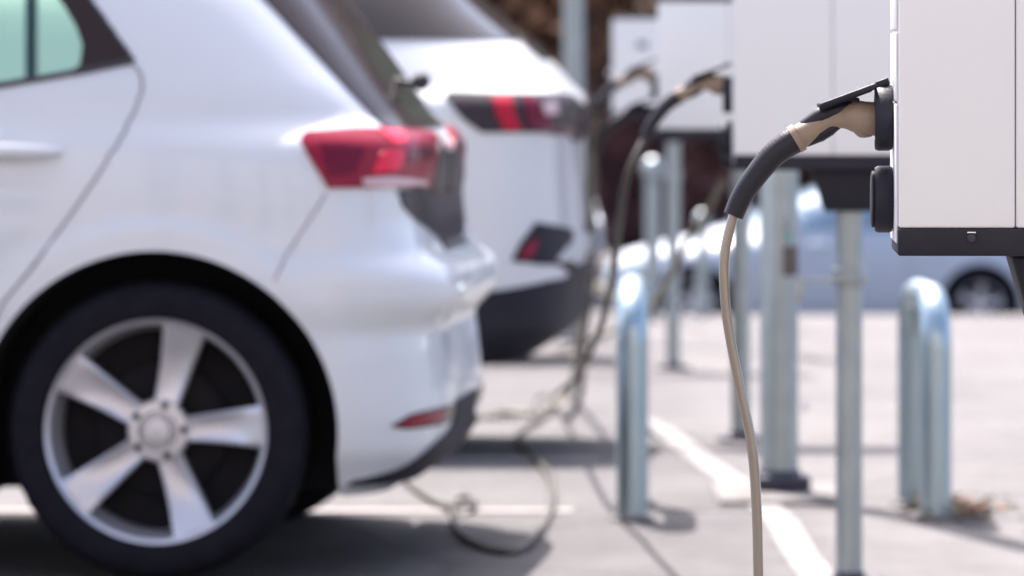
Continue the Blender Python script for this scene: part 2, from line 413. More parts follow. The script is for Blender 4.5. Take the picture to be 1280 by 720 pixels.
def make_wheel(parent, x, y, R, rim, side, rot=0.0, simple=False):
    """side -1: outer face towards -y.  the rim is the part, tyre / disc / cap its pieces"""
    sg = side; bmx = Matrix.Translation((x, y, R)) @ Matrix.Scale(sg * -1.0, 4, (0, 1, 0))
    def fin(mb, name, m, par, angle=40):
        o = obj(name, [bmx @ Vector(v) for v in mb.v], mb.f, m, par, angle=angle); return o
    # local: outer face at y = -0.0 going to +y inside
    r = rim
    mb = MB()
    lip = [(r * .90, .10), (r * .955, .03), (r * .965, .008), (r * 1.0, .0), (r * 1.012, .006), (r * 1.0, .02), (r * .99, .18), (r * .93, .18), (r * .90, .10)]
    vs = []; seg = 72
    for rr, h in lip[:-1]:
        for k in range(seg):
            a = 2 * PI * k / seg; vs.append((rr * math.cos(a), h, rr * math.sin(a)))
    n = len(lip) - 1
    mb.add(vs, [[i * seg + k, i * seg + (k + 1) % seg, ((i + 1) % n) * seg + (k + 1) % seg, ((i + 1) % n) * seg + k] for i in range(n) for k in range(seg)])
    for q in range(5):
        a = rot + q * 2 * PI / 5; ca, sa = math.cos(a), math.sin(a)
        st = []
        for t in np.linspace(0, 1, 9):
            rr = r * (.16 + (.955 - .16) * t)
            hw = r * (.105 + .01 * t + .078 * t ** 1.5)          # widening towards the rim
            dp = .045 - .035 * t + .018 * math.sin(PI * t)        # hub sits deeper than the rim
            cut_ = .010 * math.sin(PI * min(1, t * 1.1))
            for (u, d) in ((-1, .045), (-1, .004), (-.86, 0), (-.55, cut_ * .8), (0, cut_), (.55, cut_ * .8), (.86, 0), (1, .004), (1, .045)):
                X_, Z_ = rr, u * hw
                st.append((X_ * ca - Z_ * sa, dp + d, X_ * sa + Z_ * ca))
        k = 9
        mb.add(st, [[i * k + j, i * k + j + 1, (i + 1) * k + j + 1, (i + 1) * k + j] for i in range(8) for j in range(k - 1)] + [[i * k, (i + 1) * k, (i + 1) * k + k - 1, i * k + k - 1] for i in range(8)] + [list(range(k)), list(range(8 * k, 9 * k))])
    hub = MB().lathe([(r * .26, .075), (r * .285, .052), (r * .262, .040), (r * .18, .038), (r * .16, .05)], axis='y', seg=48)
    mb.add(hub.v, hub.f)
    rimo = fin(mb, 'wheel', M['alloy'], parent, 35)
    hw = .105
    prof = [(r * .985, .02), (r * 1.03, -.006), (R * .86, -.016), (R * .93, -.012), (R * .965, 0), (R * .99, .018), (R, .045), (R, .17), (R * .97, .21), (R * .86, .225), (r * .99, .2)]
    vs = []; seg = 96
    for i, (rr, h) in enumerate(prof):
        for k in range(seg):
            a = 2 * PI * k / seg; d = 0
            if i in (5, 6, 7) and k % 2: d = -.003
            vs.append(((rr + d) * math.cos(a), h, (rr + d) * math.sin(a)))
    n = len(prof); t = MB(); t.add(vs, [[i * seg + k, i * seg + (k + 1) % seg, ((i + 1) % n) * seg + (k + 1) % seg, ((i + 1) % n) * seg + k] for i in range(n) for k in range(seg)])
    fin(t, 'tyre', M['tyre'], rimo)
    b = MB().lathe([(r * .9, .15), (r * .9, .12), (r * .62, .115), (r * .60, .10), (r * .56, .095), (r * .3, .095), (r * .3, .15)], axis='y', seg=48)
    fin(b, 'brake_disc', M['brake'], rimo)
    c = MB().lathe([(r * .125, .05), (r * .13, .028), (r * .11, .021), (r * .04, .018)], axis='y', seg=32)
    fin(c, 'hub_cap', M['alloy'], rimo)
    if not simple:
        for q in range(5):
            a = rot + q * 2 * PI / 5; ox, oz = r * .232 * math.cos(a), r * .232 * math.sin(a)
            l = MB().lathe([(.0078, .05), (.0085, .0355), (.007, .0345)], o=(ox, 0, oz), axis='y', seg=16)
            fin(l, 'lug_recess', M['brake'], rimo)
    return rimo

def wheels(car, parent, rim, y, rot=0.05, simple=False):
    for cx in (0, -car.wb):
        make_wheel(parent, cx, -y, car.R, rim, -1, rot, simple)
        make_wheel(parent, cx, y, car.R, rim, 1, rot + .4, simple)

# --- near white hatchback
yaw1 = math.radians(-5)
p1 = [(.17, .50, -3.42, .82, 7.5, 3), (.20, .565, -3.5, .868, 6.4, 3), (.27, .615, -3.56, .888, 6.4, 3), (.35, .632, -3.6, .893, 6.2, 3), (.40, .632, -3.6, .897, 6.2, 3),
      (.50, .622, -3.6, .900, 6.2, 3), (.555, .614, -3.6, .903, 6.2, 3), (.585, .645, -3.59, .905, 6.2, 3), (.62, .672, -3.58, .905, 6.2, 3), (.675, .672, -3.55, .905, 6.2, 3),
      (.70, .650, -3.53, .905, 6.2, 3), (.73, .600, -3.5, .905, 6.2, 3), (.80, .583, -3.42, .902, 6.0, 3), (.87, .580, -3.3, .898, 6, 3), (.93, .584, -3.1, .889, 5.8, 3),
      (.985, .584, -2.85, .876, 5.5, 3), (1.01, .560, -2.72, .867, 5, 3), (1.03, .530, -2.65, .859, 4.6, 3), (1.1, .475, -2.5, .842, 5, 3), (1.226, .385, -2.15, .800, 5, 3), (1.3, .330, -1.95, .772, 5, 3),
      (1.40, .255, -1.70, .730, 5, 3), (1.46, .245, -1.55, .680, 4.6, 3), (1.50, .16, -1.42, .585, 4, 3), (1.535, -.02, -1.30, .50, 3.6, 3), (1.555, -.25, -1.15, .38, 3, 3), (1.566, -.6, -1.05, .22, 2.5, 2.5)]
Y1 = 13.03
near = Vector((-.822, Y1, -.022))
p1 = [(q[0] + .022,) + q[1:] for q in p1]     # foot of the near rear wheel
c1o = (near.x - .905 * math.sin(-yaw1) * -1, 0, 0)
def centre(pt, yaw, w=.905):      # car origin (axle centre) from the point on its near side
    return Vector((pt.x - w * math.sin(yaw), pt.y + w * math.cos(yaw), pt.z))
car1 = Car(p1, -.9, 2.77, centre(near, yaw1), yaw1, .347, .417, .011)
t1 = empty('electric_car', car1.o, yaw1)
tag(t1, 'near white hatchback whose five spoke rear wheel shows whole, tail to the charging posts', 'car', 'electric cars parked at the charging row')
win = []
for q in [(103, 84), (110, 54), (100, 30), (66, -20), (44, -50), (-470, -62), (-480, 127), (0, 103)]:
    th, z = car1.th_px(*q); p = car1.P0(z, th); win.append((p.x, z))
car1.body([M['white_paint'], M['well'], M['cabin']], t1, 260, .011, holes=[win])
car1.patch('window_glass', [(109, 85), (114, 52), (104, 28), (70, -22), (46, -54), (-474, -66), (-486, 130), (0, 106)], M['pane'], t1, off=-.010, deep=.014, sides=(1, -1), n=18, cols=20)
car1.patch('quarter_trim', [(166, 76), (122, 14), (96, -22), (70, -56), (40, -54), (61, -20), (95, 31), (103, 56), (98, 84), (60, 98), (105, 90)], M['gloss_black'], t1, off=.002, sides=(1, -1), n=30)
car1.patch('front_window', [('x', -1.02, 1.46), ('x', -1.35, 1.44), ('x', -1.95, 1.18), ('x', -2.1, 1.06), ('x', -1.02, 1.07)], M['dark_glass'], t1, sides=(1, -1))
car1.strip('window_seal', [(166, 77), (105, 89), (0, 107), (-200, 121), (-480, 131)], .015, M['black_plastic'], t1, off=.004)
car1.strip('window_seal', [(168, 77), (122, 12), (96, -24), (72, -58)], .008, M['black_plastic'], t1, off=.004)
car1.strip('door_gap', [(166, 80), (176, 92), (178, 108), (172, 130), (150, 176), (100, 252), (45, 328), (4, 378), (-20, 430)], .0055, M['seam'], t1, off=.0022)
car1.strip('bumper_gap', [(407, 242), (385, 278), (360, 315), (343, 350)], .0035, M['seam'], t1, off=.0022)
car1.patch('quarter_glass_trim', [(338, 8), (481, 162), (506, 163), (496, 148), (466, 100), (436, 46), (420, 10), (400, -32), (298, -32)], M['gloss_black'], t1, off=.004, sides=(1, -1), n=30)
car1.wrap('rear_window', [(402, -32), (422, 10), (438, 46), (468, 100), (498, 148), (508, 163)], M['dark_glass'], t1, off=.003)
lamp = [(374, 176), (379, 168), (392, 164), (480, 162), (540, 166), ('y', -.10, .995), ('y', -.10, .872), (540, 237), (410, 236), (392, 206)]
tl = car1.patch('tail_light', lamp, M['red_lens'], t1, off=.009, n=26, cols=24, sides=(1, -1))
car1.patch('dark_chamber', [(398, 182), (455, 182), (440, 218), (410, 222)], M['red_dark'], tl, off=.0115, sides=(1, -1), n=12)
car1.patch('light_guide', [(470, 166), (500, 167), (505, 180), (490, 184)], M['red_bright'], tl, off=.0115, sides=(1, -1), n=12)
car1.patch('light_guide', [(474, 190), (502, 188), (496, 214), (462, 218)], M['red_bright'], tl, off=.0115, sides=(1, -1), n=12)
car1.patch('dark_chamber', [(506, 185), (538, 183), (535, 200), (506, 204)], M['red_dark'], tl, off=.0115, sides=(1, -1), n=8)
car1.patch('reversing_lens', [(450, 222), (486, 221), (528, 225), (528, 232), (486, 235), (452, 234)], M['clear_lens'], tl, off=.0115, sides=(1, -1), n=8)
car1.patch('smoked_lens', [(546, 174), ('y', -.02, .985), ('y', -.02, .88), (534, 237), (540, 210)], M['smoke_lens'], tl, off=.0118, sides=(1, -1), n=14)
car1.wrap('tailgate_panel', [(497, 237), (503, 258), (520, 276), (552, 298), (568, 308), (578, 313)], M['panel_black'], t1, off=.005, n=14)
car1.wrap('diffuser', [(599, 500), (578, 522), (550, 547), (519, 574), (500, 585), (470, 594), (436, 602), (433, 606)], M['bumper_plastic'], t1, off=.007, n=18)
rf = car1.patch('bumper_recess', [(486, 534), (512, 518), (545, 509), (592, 502), (578, 517), (552, 531), (512, 537)], M['gloss_black'], t1, off=.003, sides=(1, -1), n=12)
car1.patch('reflector', [(494, 531), (516, 519), (548, 512), (558, 512), (548, 526), (515, 533)], M['red_lens'], rf, off=.005, sides=(1, -1), n=10)
def handle(car, parent, px, py, L, m):
    th, z = car.th_px(px, py) if not isinstance(px, str) else car.key((px, py[0], py[1]))
    p = car.P0(z, th)
    for sd in (1, -1):
        mb = MB(); mr = MB()
        for dy in (-.022,):
            pts = [Vector((p.x + L * (t - .5) * 2 * .5, (p.y + dy * math.sin(PI * min(max(t * 1.0, .0), 1)) ** .35) * sd, z + .003 * math.sin(PI * t))) for t in np.linspace(0, 1, 15)]
            mb.tube(pts, [(.0195 if L > .3 else .0125) * (.35 + .65 * math.sin(PI * t) ** .4) for t in np.linspace(0, 1, 15)], 12, 1.3)
        h = mb.build('door_handle', m, parent)
        v = []
        for i in range(24):
            a = 2 * PI * i / 24; v.append((p.x + L * .40 * math.cos(a), (p.y - .0015) * sd, z - .010 + .016 * math.sin(a)))
        v2 = [(a, b + .01 * sd, c) for a, b, c in v]
        mr.add(v + v2, [list(range(24)), list(range(24, 48))] + [[i, (i + 1) % 24, 24 + (i + 1) % 24, 24 + i] for i in range(24)])
        mr.build('handle_shade', M['seam'], h)  # dark flat oval stands in for the shadow under the handle
handle(car1, t1, -15, 190, .34, M['white_paint'])
car1.windscreen(1.08, 1.50, t1, M['dark_glass'])
wheels(car1, t1, .258, .878, .05)
mb = MB(); ww = W(526, 102, 13.95)
inv = Matrix.Rotation(-yaw1, 4, 'Z') @ Matrix.Translation(-car1.o)
q = inv @ ww
mb.lathe([(.014, -.02), (.022, -.012), (.023, .012), (.016, .02)], o=(q.x, q.y, q.z), axis='y', seg=20)
pe = car1.P0(1.06, car1.th_y(max(-.6, q.y), 1.06))
mb.tube([(q.x, q.y, q.z), (q.x - .03, q.y, q.z - .002), (q.x - .07, q.y, q.z + .004)], .008, 10)
mb.build('wiper_pivot', M['black_plastic'], t1)
MB().box((-.545, .50, 1.09), (-.520, .56, 1.44), .01).build('seat_belt_post', M['cabin'], t1)
# headrests inside the cabin
for yy in (-.62, .36): MB().box((-1.02, yy, 1.10), (-.94, yy + .26, 1.30), .03).build('headrest', M['cabin'], t1)

# --- second white crossover
yaw2 = math.radians(-5)
p2 = [(.22, .50, -3.4, .84, 6.5, 3), (.26, .60, -3.5, .88, 6.5, 3), (.29, .74, -3.55, .89, 6.5, 3), (.34, .82, -3.6, .895, 6.5, 3), (.40, .885, -3.6, .90, 6.5, 3), (.55, .90, -3.6, .905, 6.5, 3),
      (.75, .89, -3.5, .905, 6.5, 3), (.9, .885, -3.4, .90, 6.5, 3), (1.04, .89, -3.0, .885, 6.5, 3), (1.085, .90, -2.8, .875, 6.5, 3), (1.11, .875, -2.7, .865, 4.8, 3), (1.246, .76, -2.3, .80, 4.4, 3), (1.37, .605, -1.95, .74, 4.4, 3),
      (1.45, .52, -1.75, .69, 4.4, 3), (1.5, .50, -1.6, .63, 4, 3), (1.54, .2, -1.4, .5, 3.5, 3), (1.56, -.2, -1.2, .25, 3, 3)]
Yn2 = 17.1
car2 = Car(p2, -.9, 2.70, Vector((-.680, Yn2 + .9, gz(17.5))), yaw2, .35, .40, .012)
t2 = empty('electric_car', car2.o, yaw2)
tag(t2, 'white crossover in the middle, smoked wraparound tail light and black lower bumper', 'car', 'electric cars parked at the charging row')
car2.body([M['warm_paint'], M['well'], M['cabin']], t2, 220, .012)
car2.patch('side_window', [(655, 54), (440, 52), (250, 56), (250, -30), (480, -42), (575, -45)], M['dark_glass'], t2, off=.004, sides=(1, -1), n=20, cols=24)
car2.patch('side_window', [('x', -.85, 1.15), ('x', -.85, 1.44), ('x', -1.4, 1.42), ('x', -2.1, 1.15)], M['dark_glass'], t2, off=.004, sides=(1, -1))
car2.patch('pillar_trim', [(690, 76), (660, 62), (615, 10), (575, -40), (590, -40), (620, 0), (660, 42)], M['gloss_black'], t2, off=.006, sides=(1, -1), n=24)
car2.wrap('rear_window', [(612, -36), (640, 4), (680, 48), (705, 74)], M['dark_glass'], t2, off=.003)
tl2 = car2.patch('tail_light', [(554, 122), (562, 117), (735, 120), ('y', -.05, 1.075), ('y', -.05, .955), (725, 168), (605, 168), (580, 150)], M['smoke_lens'], t2, off=.010, n=22, cols=24, sides=(1, -1))
car2.patch('light_guide', [(612, 125), (634, 122), (650, 164), (628, 164)], M['red_mid'], tl2, off=.014, sides=(1, -1), n=14)
car2.patch('light_guide', [(648, 122), (662, 122), (690, 158), (728, 160), (728, 166), (684, 166), (660, 162)], M['red_dark'], tl2, off=.014, sides=(1, -1), n=14)
car2.patch('reversing_lens', [(674, 132), (692, 130), (694, 143), (678, 144)], M['clear_lens'], tl2, off=.014, sides=(1, -1), n=10)
car2.wrap('lower_bumper', [(736, 333), (700, 347), (655, 358), (600, 366), (560, 372), (520, 376), (500, 455)], M['bumper_plastic'], t2, off=.008, n=30)
fr = car2.patch('bumper_recess', [(638, 330), (650, 304), (670, 278), ('y', -.30, .69), ('y', -.30, .545), (700, 331)], M['bumper_plastic'], t2, off=.008, sides=(1, -1), n=16)
car2.patch('bumper_insert', [(692, 326), (704, 310), (720, 299), (732, 298), (733, 322), (700, 328)], M['warm_paint'], fr, off=.013, sides=(1, -1), n=12)
car2.patch('reflector', [(647, 324), (657, 305), (670, 298), (662, 322)], M['red_lens'], fr, off=.012, sides=(1, -1), n=8)
car2.strip('door_gap', [('x', -.42, 1.05), ('x', -.47, .8), ('x', -.52, .5)], .006, M['seam'], t2, off=.0006)
car2.strip('door_gap', [('x', -1.35, 1.05), ('x', -1.38, .8), ('x', -1.38, .4)], .006, M['seam'], t2, off=.0006)
handle(car2, t2, 'x', (-.6, .93), .22, M['warm_paint'])
handle(car2, t2, 'x', (-1.6, .93), .22, M['warm_paint'])
car2.windscreen(1.14, 1.50, t2, M['dark_glass'])
wheels(car2, t2, .25, .87, .3, True)

# --- dark saloon beyond it
p3 = [(.22, .70, -3.3, .84, 4, 3), (.30, .85, -3.5, .88, 4, 3), (.5, .90, -3.6, .89, 4.4, 3), (.7, .88, -3.5, .89, 4.4, 3), (.92, .84, -3.3, .88, 4.4, 3), (1.02, .80, -2.9, .86, 4.2, 3), (1.05, .55, -2.7, .83, 4, 3),
      (1.12, .1, -2.5, .78, 4, 3), (1.25, -.25, -2.1, .71, 4, 3), (1.38, -.6, -1.7, .60, 3.6, 3), (1.43, -.9, -1.45, .3, 3, 3)]
car3 = Car(p3, -1.15, 2.75, Vector((-.47, 25.9 + .9, gz(26.5))), math.radians(-3), .33, .38, .008)
t3 = empty('electric_car', car3.o, car3.yaw)
tag(t3, 'dark saloon mostly hidden beyond the white crossover, one red tail light peeping out', 'car', 'electric cars parked at the charging row')
car3.body([M['dark_paint'], M['well'], M['cabin']], t3, 120, .02)
car3.patch('tail_light', [('x', .52, .98), ('x', .52, .86), ('y', -.45, .86), ('y', -.45, .98)], M['red_bright'], t3, off=.008, sides=(1, -1), n=8, cols=16)
car3.patch('side_window', [('x', -.35, 1.10), ('x', -.62, 1.3), ('x', -1.5, 1.32), ('x', -2.1, 1.10)], M['dark_glass'], t3, sides=(1, -1))
car3.wrap('rear_window', [('y', -.5, 1.30), ('y', -.6, 1.10)], M['dark_glass'], t3)
car3.windscreen(1.08, 1.36, t3, M['dark_glass'])
wheels(car3, t3, .23, .85, .3, True)

# --- silver car across the way
p4 = [(.18, .55, -3.2, .80, 4, 3), (.3, .72, -3.36, .84, 4, 3), (.5, .76, -3.4, .86, 4, 2.8), (.65, .74, -3.36, .865, 4, 2.8), (.76, .71, -3.22, .86, 4, 2.8), (.86, .68, -2.85, .845, 4, 2.8), (.93, .65, -2.5, .82, 4, 2.8), (1.0, .60, -2.3, .79, 4, 3),
      (1.2, .45, -1.85, .72, 4, 3), (1.34, .30, -1.5, .65, 4, 3), (1.42, .1, -1.2, .5, 3.5, 3), (1.45, -.2, -1.0, .2, 3, 3)]
Y4 = 51.4
car4 = Car(p4, -.8, 2.59, Vector((4.24, Y4 + .86, gz(Y4))), 0.0, .315, .37, .012)
t4 = empty('parked_car', car4.o, 0)
tag(t4, 'silver blue hatchback parked side on across the way, below the forecourt edge', 'car')
car4.body([M['silver_paint'], M['well'], M['cabin']], t4, 160, .015)
car4.patch('side_window', [('x', -.62, .97), ('x', -.62, 1.31), ('x', -.1, 1.28), ('x', .18, 1.08), ('x', .1, .99)], M['sky_glass'], t4, sides=(1, -1))
car4.patch('side_window', [('x', -.70, .97), ('x', -.70, 1.31), ('x', -1.2, 1.29), ('x', -1.9, .99), ('x', -1.8, .96)], M['sky_glass'], t4, sides=(1, -1))
car4.patch('headlight', [('x', -3.15, .62), ('x', -2.72, .76), ('x', -2.75, .66), ('x', -3.1, .56)], M['headlight'], t4, off=.012, sides=(1, -1))
car4.patch('tail_light', [('x', .45, .85), ('x', .45, .72), ('y', -.6, .70), ('y', -.6, .88)], M['red_lens'], t4, off=.008, sides=(1, -1))
car4.strip('door_gap', [('x', -.64, .96), ('x', -.64, .3)], .01, M['seam'], t4); car4.strip('door_gap', [('x', -1.72, .96), ('x', -1.78, .3)], .01, M['seam'], t4)
handle(car4, t4, 'x', (-.45, .86), .2, M['silver_paint']); handle(car4, t4, 'x', (-1.45, .86), .2, M['silver_paint'])
for yy in (-.98, .82): MB().box((-1.75, yy, .98), (-1.62, yy + .16, 1.10), .03).build('wing_mirror', M['silver_paint'], t4)
car4.windscreen(1.00, 1.38, t4, M['sky_glass'])
wheels(car4, t4, .20, .84, .2, True)

# --- white van behind it
p5 = [(.25, .9, -3.9, .9, 9, 4), (.5, 1.0, -4.05, .96, 9, 4), (.9, 1.0, -4.0, .98, 9, 4), (1.1, 1.0, -3.6, .98, 9, 4), (1.25, .99, -3.3, .97, 9, 4), (1.75, .98, -2.75, .93, 9, 4), (1.95, .93, -2.3, .88, 8, 4), (2.02, .7, -1.9, .6, 6, 4)]
car5 = Car(p5, -.9, 3.1, Vector((7.5, 57.5, gz(57))), 0.0, .34, .4, .01)
t5 = empty('parked_van', car5.o, 0)
tag(t5, 'white van standing far back behind the silver hatchback', 'van')
car5.body([M['van_paint'], M['well'], M['cabin']], t5, 120, .03)
car5.patch('cab_window', [('x', -1.6, 1.15), ('x', -1.6, 1.68), ('x', -2.5, 1.66), ('x', -3.0, 1.2)], M['dark_glass'], t5, sides=(1, -1))
car5.strip('door_gap', [('x', -1.5, 1.8), ('x', -1.5, .4)], .01, M['seam'], t5)
car5.windscreen(1.28, 1.80, t5, M['dark_glass'])
wheels(car5, t5, .2, .93, .2, True)

# ------------------------------------------------------------------ chargers
CW, CD = .535, .25; YAWC = math.radians(-2.1)
def charger(X, Y, seam, brx, label, ztop=1.372, gap=.4, mark=False, clampy=None):
    """local x: 0 = front face (sockets), y: 0 = side towards the street, z = height above the eye-level datum"""
    g = gz(Y); t = empty('charging_station', (X, Y, g), YAWC); z0 = -g
    tag(t, label, 'charger', 'charging stations along the bays')
    zb = .929 + z0; zs = .964 + z0; zt = ztop + z0
    def B(a, b, bev): return MB().box(a, b, bev)
    B((.0035, 0, zs), (seam - .0008, CD, zt), .003).build('cabinet', M['cabinet'], t)
    B((seam + .0008, 0.0005, zs), (CW, CD - .0005, zt), .003).build('side_cover', M['cabinet'], t)
    B((seam - .004, .004, zs + .001), (seam + .004, CD - .004, zt - .004), 0).build('cover_joint', M['seam'], t)
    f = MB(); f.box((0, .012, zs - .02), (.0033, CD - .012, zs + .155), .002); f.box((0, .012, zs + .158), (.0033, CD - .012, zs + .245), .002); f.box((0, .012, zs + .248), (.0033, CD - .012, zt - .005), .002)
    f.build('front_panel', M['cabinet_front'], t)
    sk = B((.002, -.002, zb), (CW + .002, CD + .002, zs - .0005), .0035).build('base_skirt', M['skirt'], t)
    MB().lathe([(.0052, .0), (.0052, -.0045), (.0035, -.005)], o=(.094, -.0025, zb + .0225), axis='y', seg=18).build('screw', M['plate'], sk)
    MB().box((.0885, -.0045, zb + .0285), (.0995, -.002, zb + .0305), .0005).build('screw_cap', M['chrome'], sk)
    B((-.003, -.003, zt + .0005), (CW + .003, CD + .003, zt + .012), .003).build('top_cap', M['skirt'], t)
    # bracket under the cabinet, tapered
    x0, x1, w0, w1, y0, y1 = brx, brx + .173, .0275, .0225, .04, .21
    v = [(x0, y0, zb - .0005), (x1, y0, zb - .0005), (x1, y1, zb - .0005), (x0, y1, zb - .0005), (x0 + w0, y0 + .03, zb - .095), (x1 - w1, y0 + .03, zb - .095), (x1 - w1, y1 - .03, zb - .095), (x0 + w0, y1 - .03, zb - .095)]
    bm = bmesh.new(); vv = [bm.verts.new(p) for p in v]
    for q in ((0, 1, 2, 3), (4, 5, 6, 7), (0, 1, 5, 4), (1, 2, 6, 5), (2, 3, 7, 6), (3, 0, 4, 7)): bm.faces.new([vv[i] for i in q])
    bmesh.ops.recalc_face_normals(bm, faces=bm.faces); bmesh.ops.bevel(bm, geom=list(bm.edges), offset=.008, segments=3, affect='EDGES', profile=.5)
    me = bpy.data.meshes.new('bracket'); bm.to_mesh(me); bm.free(); link('bracket', me, M['skirt'], t)
    cx, cy = (x0 + x1) / 2, (y0 + y1) / 2
    MB().lathe([(.0305, 0.01), (.0305, zb - .09)], o=(cx, cy, 0), seg=32).build('pole', M['galv'], t)
    MB().box((cx - .075, cy - .075, .002), (cx + .075, cy + .075, .014), .002).lathe([(.04, .014), (.034, .03)], o=(cx, cy, 0)).build('base_plate', M['plate'], t)
    if Y < 8 or Y > 14: c = None
    c = MB().lathe([(.035, -.02), (.0375, -.018), (.0375, .018), (.035, .02)], o=(cx, cy, zb - .245))
    if 8 < Y < 14: c.box((cx - .125, cy - .052, zb - .256), (cx + .05, cy - .0340, zb - .247), .002).box((cx - .125, cy - .05, zb - .30), (cx - .105, cy - .036, zb - .247), .002)
    c.build('pole_clamp', M['galv'], t)
    for zz in (1.101, .997):
        zc = zz + z0
        s = MB().lathe([(.034, -.001), (.0405, -.001), (.0425, -.005), (.0425, -.019), (.0405, -.023), (.030, -.0235), (.030, -.012)], o=(0, CD * .5, zc), axis='x', seg=48).build('socket', M['skirt'], t)
        if zz < 1.05: MB().lathe([(.028, -.013), (.036, -.024), (.036, -.027), (.03, -.0285)], o=(0, CD * .5, zc), axis='x', seg=40).build('socket_cover', M['skirt'], s)
    if mark:
        MB().box((.11, -.0015, zt - .13), (.155, -.0002, zt - .10), .0005).build('emblem', M['mark'], t)
    return t
ch = [
 charger(.480, 7.10, .149, .145, 'nearest charging cabinet, sharp and white, its dark skirt above the parked silver car'),
 charger((916 - 640) / 550, 12.90, .226, .180, 'second nearest charging cabinet, its black bracket on the slim post before the lamp column'),
 charger((822 - 640) / 390, 18.20, .226, .18, 'third charging cabinet from the front, seen whole with dark lid between its neighbours'),
 charger((765 - 640) / 285, 24.90, .32, .18, 'farthest charging cabinet, smallest of the four with a small dark mark', mark=True),
]

def plug_set(X0, Yc, zc, label, cable_pts, cmat, ribs=True, rc=.0065, body_m='tan'):
    """X0: world x of the socket face, zc: its height; shapes in metres from the socket"""
    t = empty('charging_cable', (X0, Yc, zc)); tag(t, label, 'charging cable', 'charging cables plugged into the cabinets')
    def L(dx, dz, dy=0): return Vector((dx, dy, dz))
    pts, rad = spline([L(-.012, -.002), L(-.032, -.001), L(-.050, .002), L(-.064, .001), L(-.078, -.003), L(-.096, -.013), L(-.112, -.022), L(-.122, -.028)],
                      [.0215, .0215, .0195, .0150, .0135, .0150, .0160, .0155], 6)
    pb = MB().tube(pts, rad, 28, .95)
    pts, rad = spline([L(-.025, -.012), L(-.036, -.012), L(-.047, -.006)], [.012, .014, .008], 5); pb.tube(pts, rad, 18, .8)
    body = pb.build('plug_body', M[body_m], t, angle=60)
    pts, rad = spline([L(-.030, .016), L(-.050, .0115), L(-.070, .0085), L(-.090, -.000), L(-.112, -.0125)], [.004, .0115, .0130, .0130, .0085], 6)
    gm = MB().tube(pts, rad, 20, 1.05)
    pts, rad = spline([L(-.066, -.008), L(-.078, -.0125), L(-.092, -.0205), L(-.110, -.0325)], [.006, .0110, .0115, .0060], 6); gm.tube(pts, rad, 20, 1.0)
    gm.build('grip', M['grip'], body, angle=60)
    MB().tube([L(-.1165, -.0245), L(-.1235, -.0288)], [.0188, .0186], 28).build('collar', M[body_m], body, angle=40)
    MB().box((-.060, -.007, .018), (-.040, .007, .0255), .003).build('latch_button', M['skirt'], body)
    lid = MB(); a = math.atan2(.026, .070)
    mt = Matrix.Translation((-.022, 0, .0405)) @ Matrix.Rotation(-a, 4, 'Y')
    lid.box((-.075, -.036, -.0035), (.002, .036, .0035), .0028, mt).box((-.072, -.030, -.0055), (-.006, .030, -.0035), .0008, mt).box((-.006, -.014, -.005), (.020, .014, .004), .002, mt)
    lid.build('socket_lid', M['skirt'], t)
    bp = [L(-.116, -.0255), L(-.132, -.034), L(-.152, -.050), L(-.172, -.074), L(-.189, -.099), L(-.2005, -.125)]
    pts, rad = spline(bp, [.0175, .0172, .0160, .0148, .0138, .0128], 18)
    if ribs: rad = [r * (1 + .006 * math.sin(i * 2.1)) for i, r in enumerate(rad)]
    MB().tube(pts, rad, 26).build('cable_boot', M['boot'], t, angle=60)
    start = L(-.1995, -.122)
    cp = [start] + [Vector(p) - Vector((X0, Yc, zc)) for p in cable_pts]
    MB().tube(spline(cp, None, 12), rc, 14).build('cable', M[cmat], t, angle=70)
    return t
def Wp(l, Y): return [W(px, py, Y) for px, py in l]
Yp = 7.225; s7 = F / Yp
plug_set(.482, Yp, 1.101, 'tan cable in sharp focus hanging from the nearest cabinet',
         Wp([(906, 318), (908, 390), (924, 480), (940, 560), (946, 640), (948, 720)], Yp) + [Vector((.318, Yp, .30)), Vector((.31, Yp, .10)), Vector((.25, Yp, .012)), Vector((0, Yp - .1, .010)), Vector((-.8, Yp - .3, .010)), Vector((-1.6, Yp - .2, .010))], 'cable')
# cable of the second cabinet: hangs, knots on the ground, curls towards the near car
Y2 = 13.02; X2 = .505
gp = [G(760, 388, 0) for _ in range(1)]
hang = [W(783, 225, 13.0), W(773, 290, 13.2), W(766, 345, 13.6), W(752, 405, 14.3), W(722, 470, 15.6), G(694, 512, .05), G(672, 528, .012), G(668, 512, .03), G(684, 508, .04), G(688, 520, .02), G(655, 540, .011), G(648, 552, .011), G(668, 575, .011), G(686, 600, .011), G(690, 635, .011), G(676, 668, .011), G(645, 694, .011), G(606, 690, .011), G(576, 672, .011), G(566, 648, .012), G(570, 632, .014), G(586, 628, .016), G(592, 638, .018), G(576, 645, .026), G(552, 637, .014), G(522, 618, .010), G(498, 600, .010), G(455, 592, .010)]
plug_set(X2, Y2, 1.125, 'dusty cable of the second cabinet, curled on the ground by the near hatchback', hang, 'cable_dirty', rc=.0088)
Y3 = 18.3; X3 = .468
plug_set(X3, Y3, 1.14, 'olive cable of the third cabinet hanging in front of the crossover tail',
         [W(742, 175, 18.3), W(737, 230, 18.3), W(738, 290, 18.3), W(728, 380, 18.4), G(712, 500, .03), G(670, 520, .012), G(630, 520, .012), G(600, 527, .012), G(540, 530, .012)], 'cable_tan', rc=.012)
plug_set(X3 - .003, Y3, 1.02, 'black cable in the lower socket of the third cabinet',
         [W(742, 215, 18.35), W(738, 260, 18.6), W(742, 330, 19.2), W(730, 420, 19.6), Vector((.2, 19.8, gz(19.8) + .012)), Vector((-.1, 19.8, gz(19.8) + .012))], 'cable_black', rc=.012, body_m='grip')
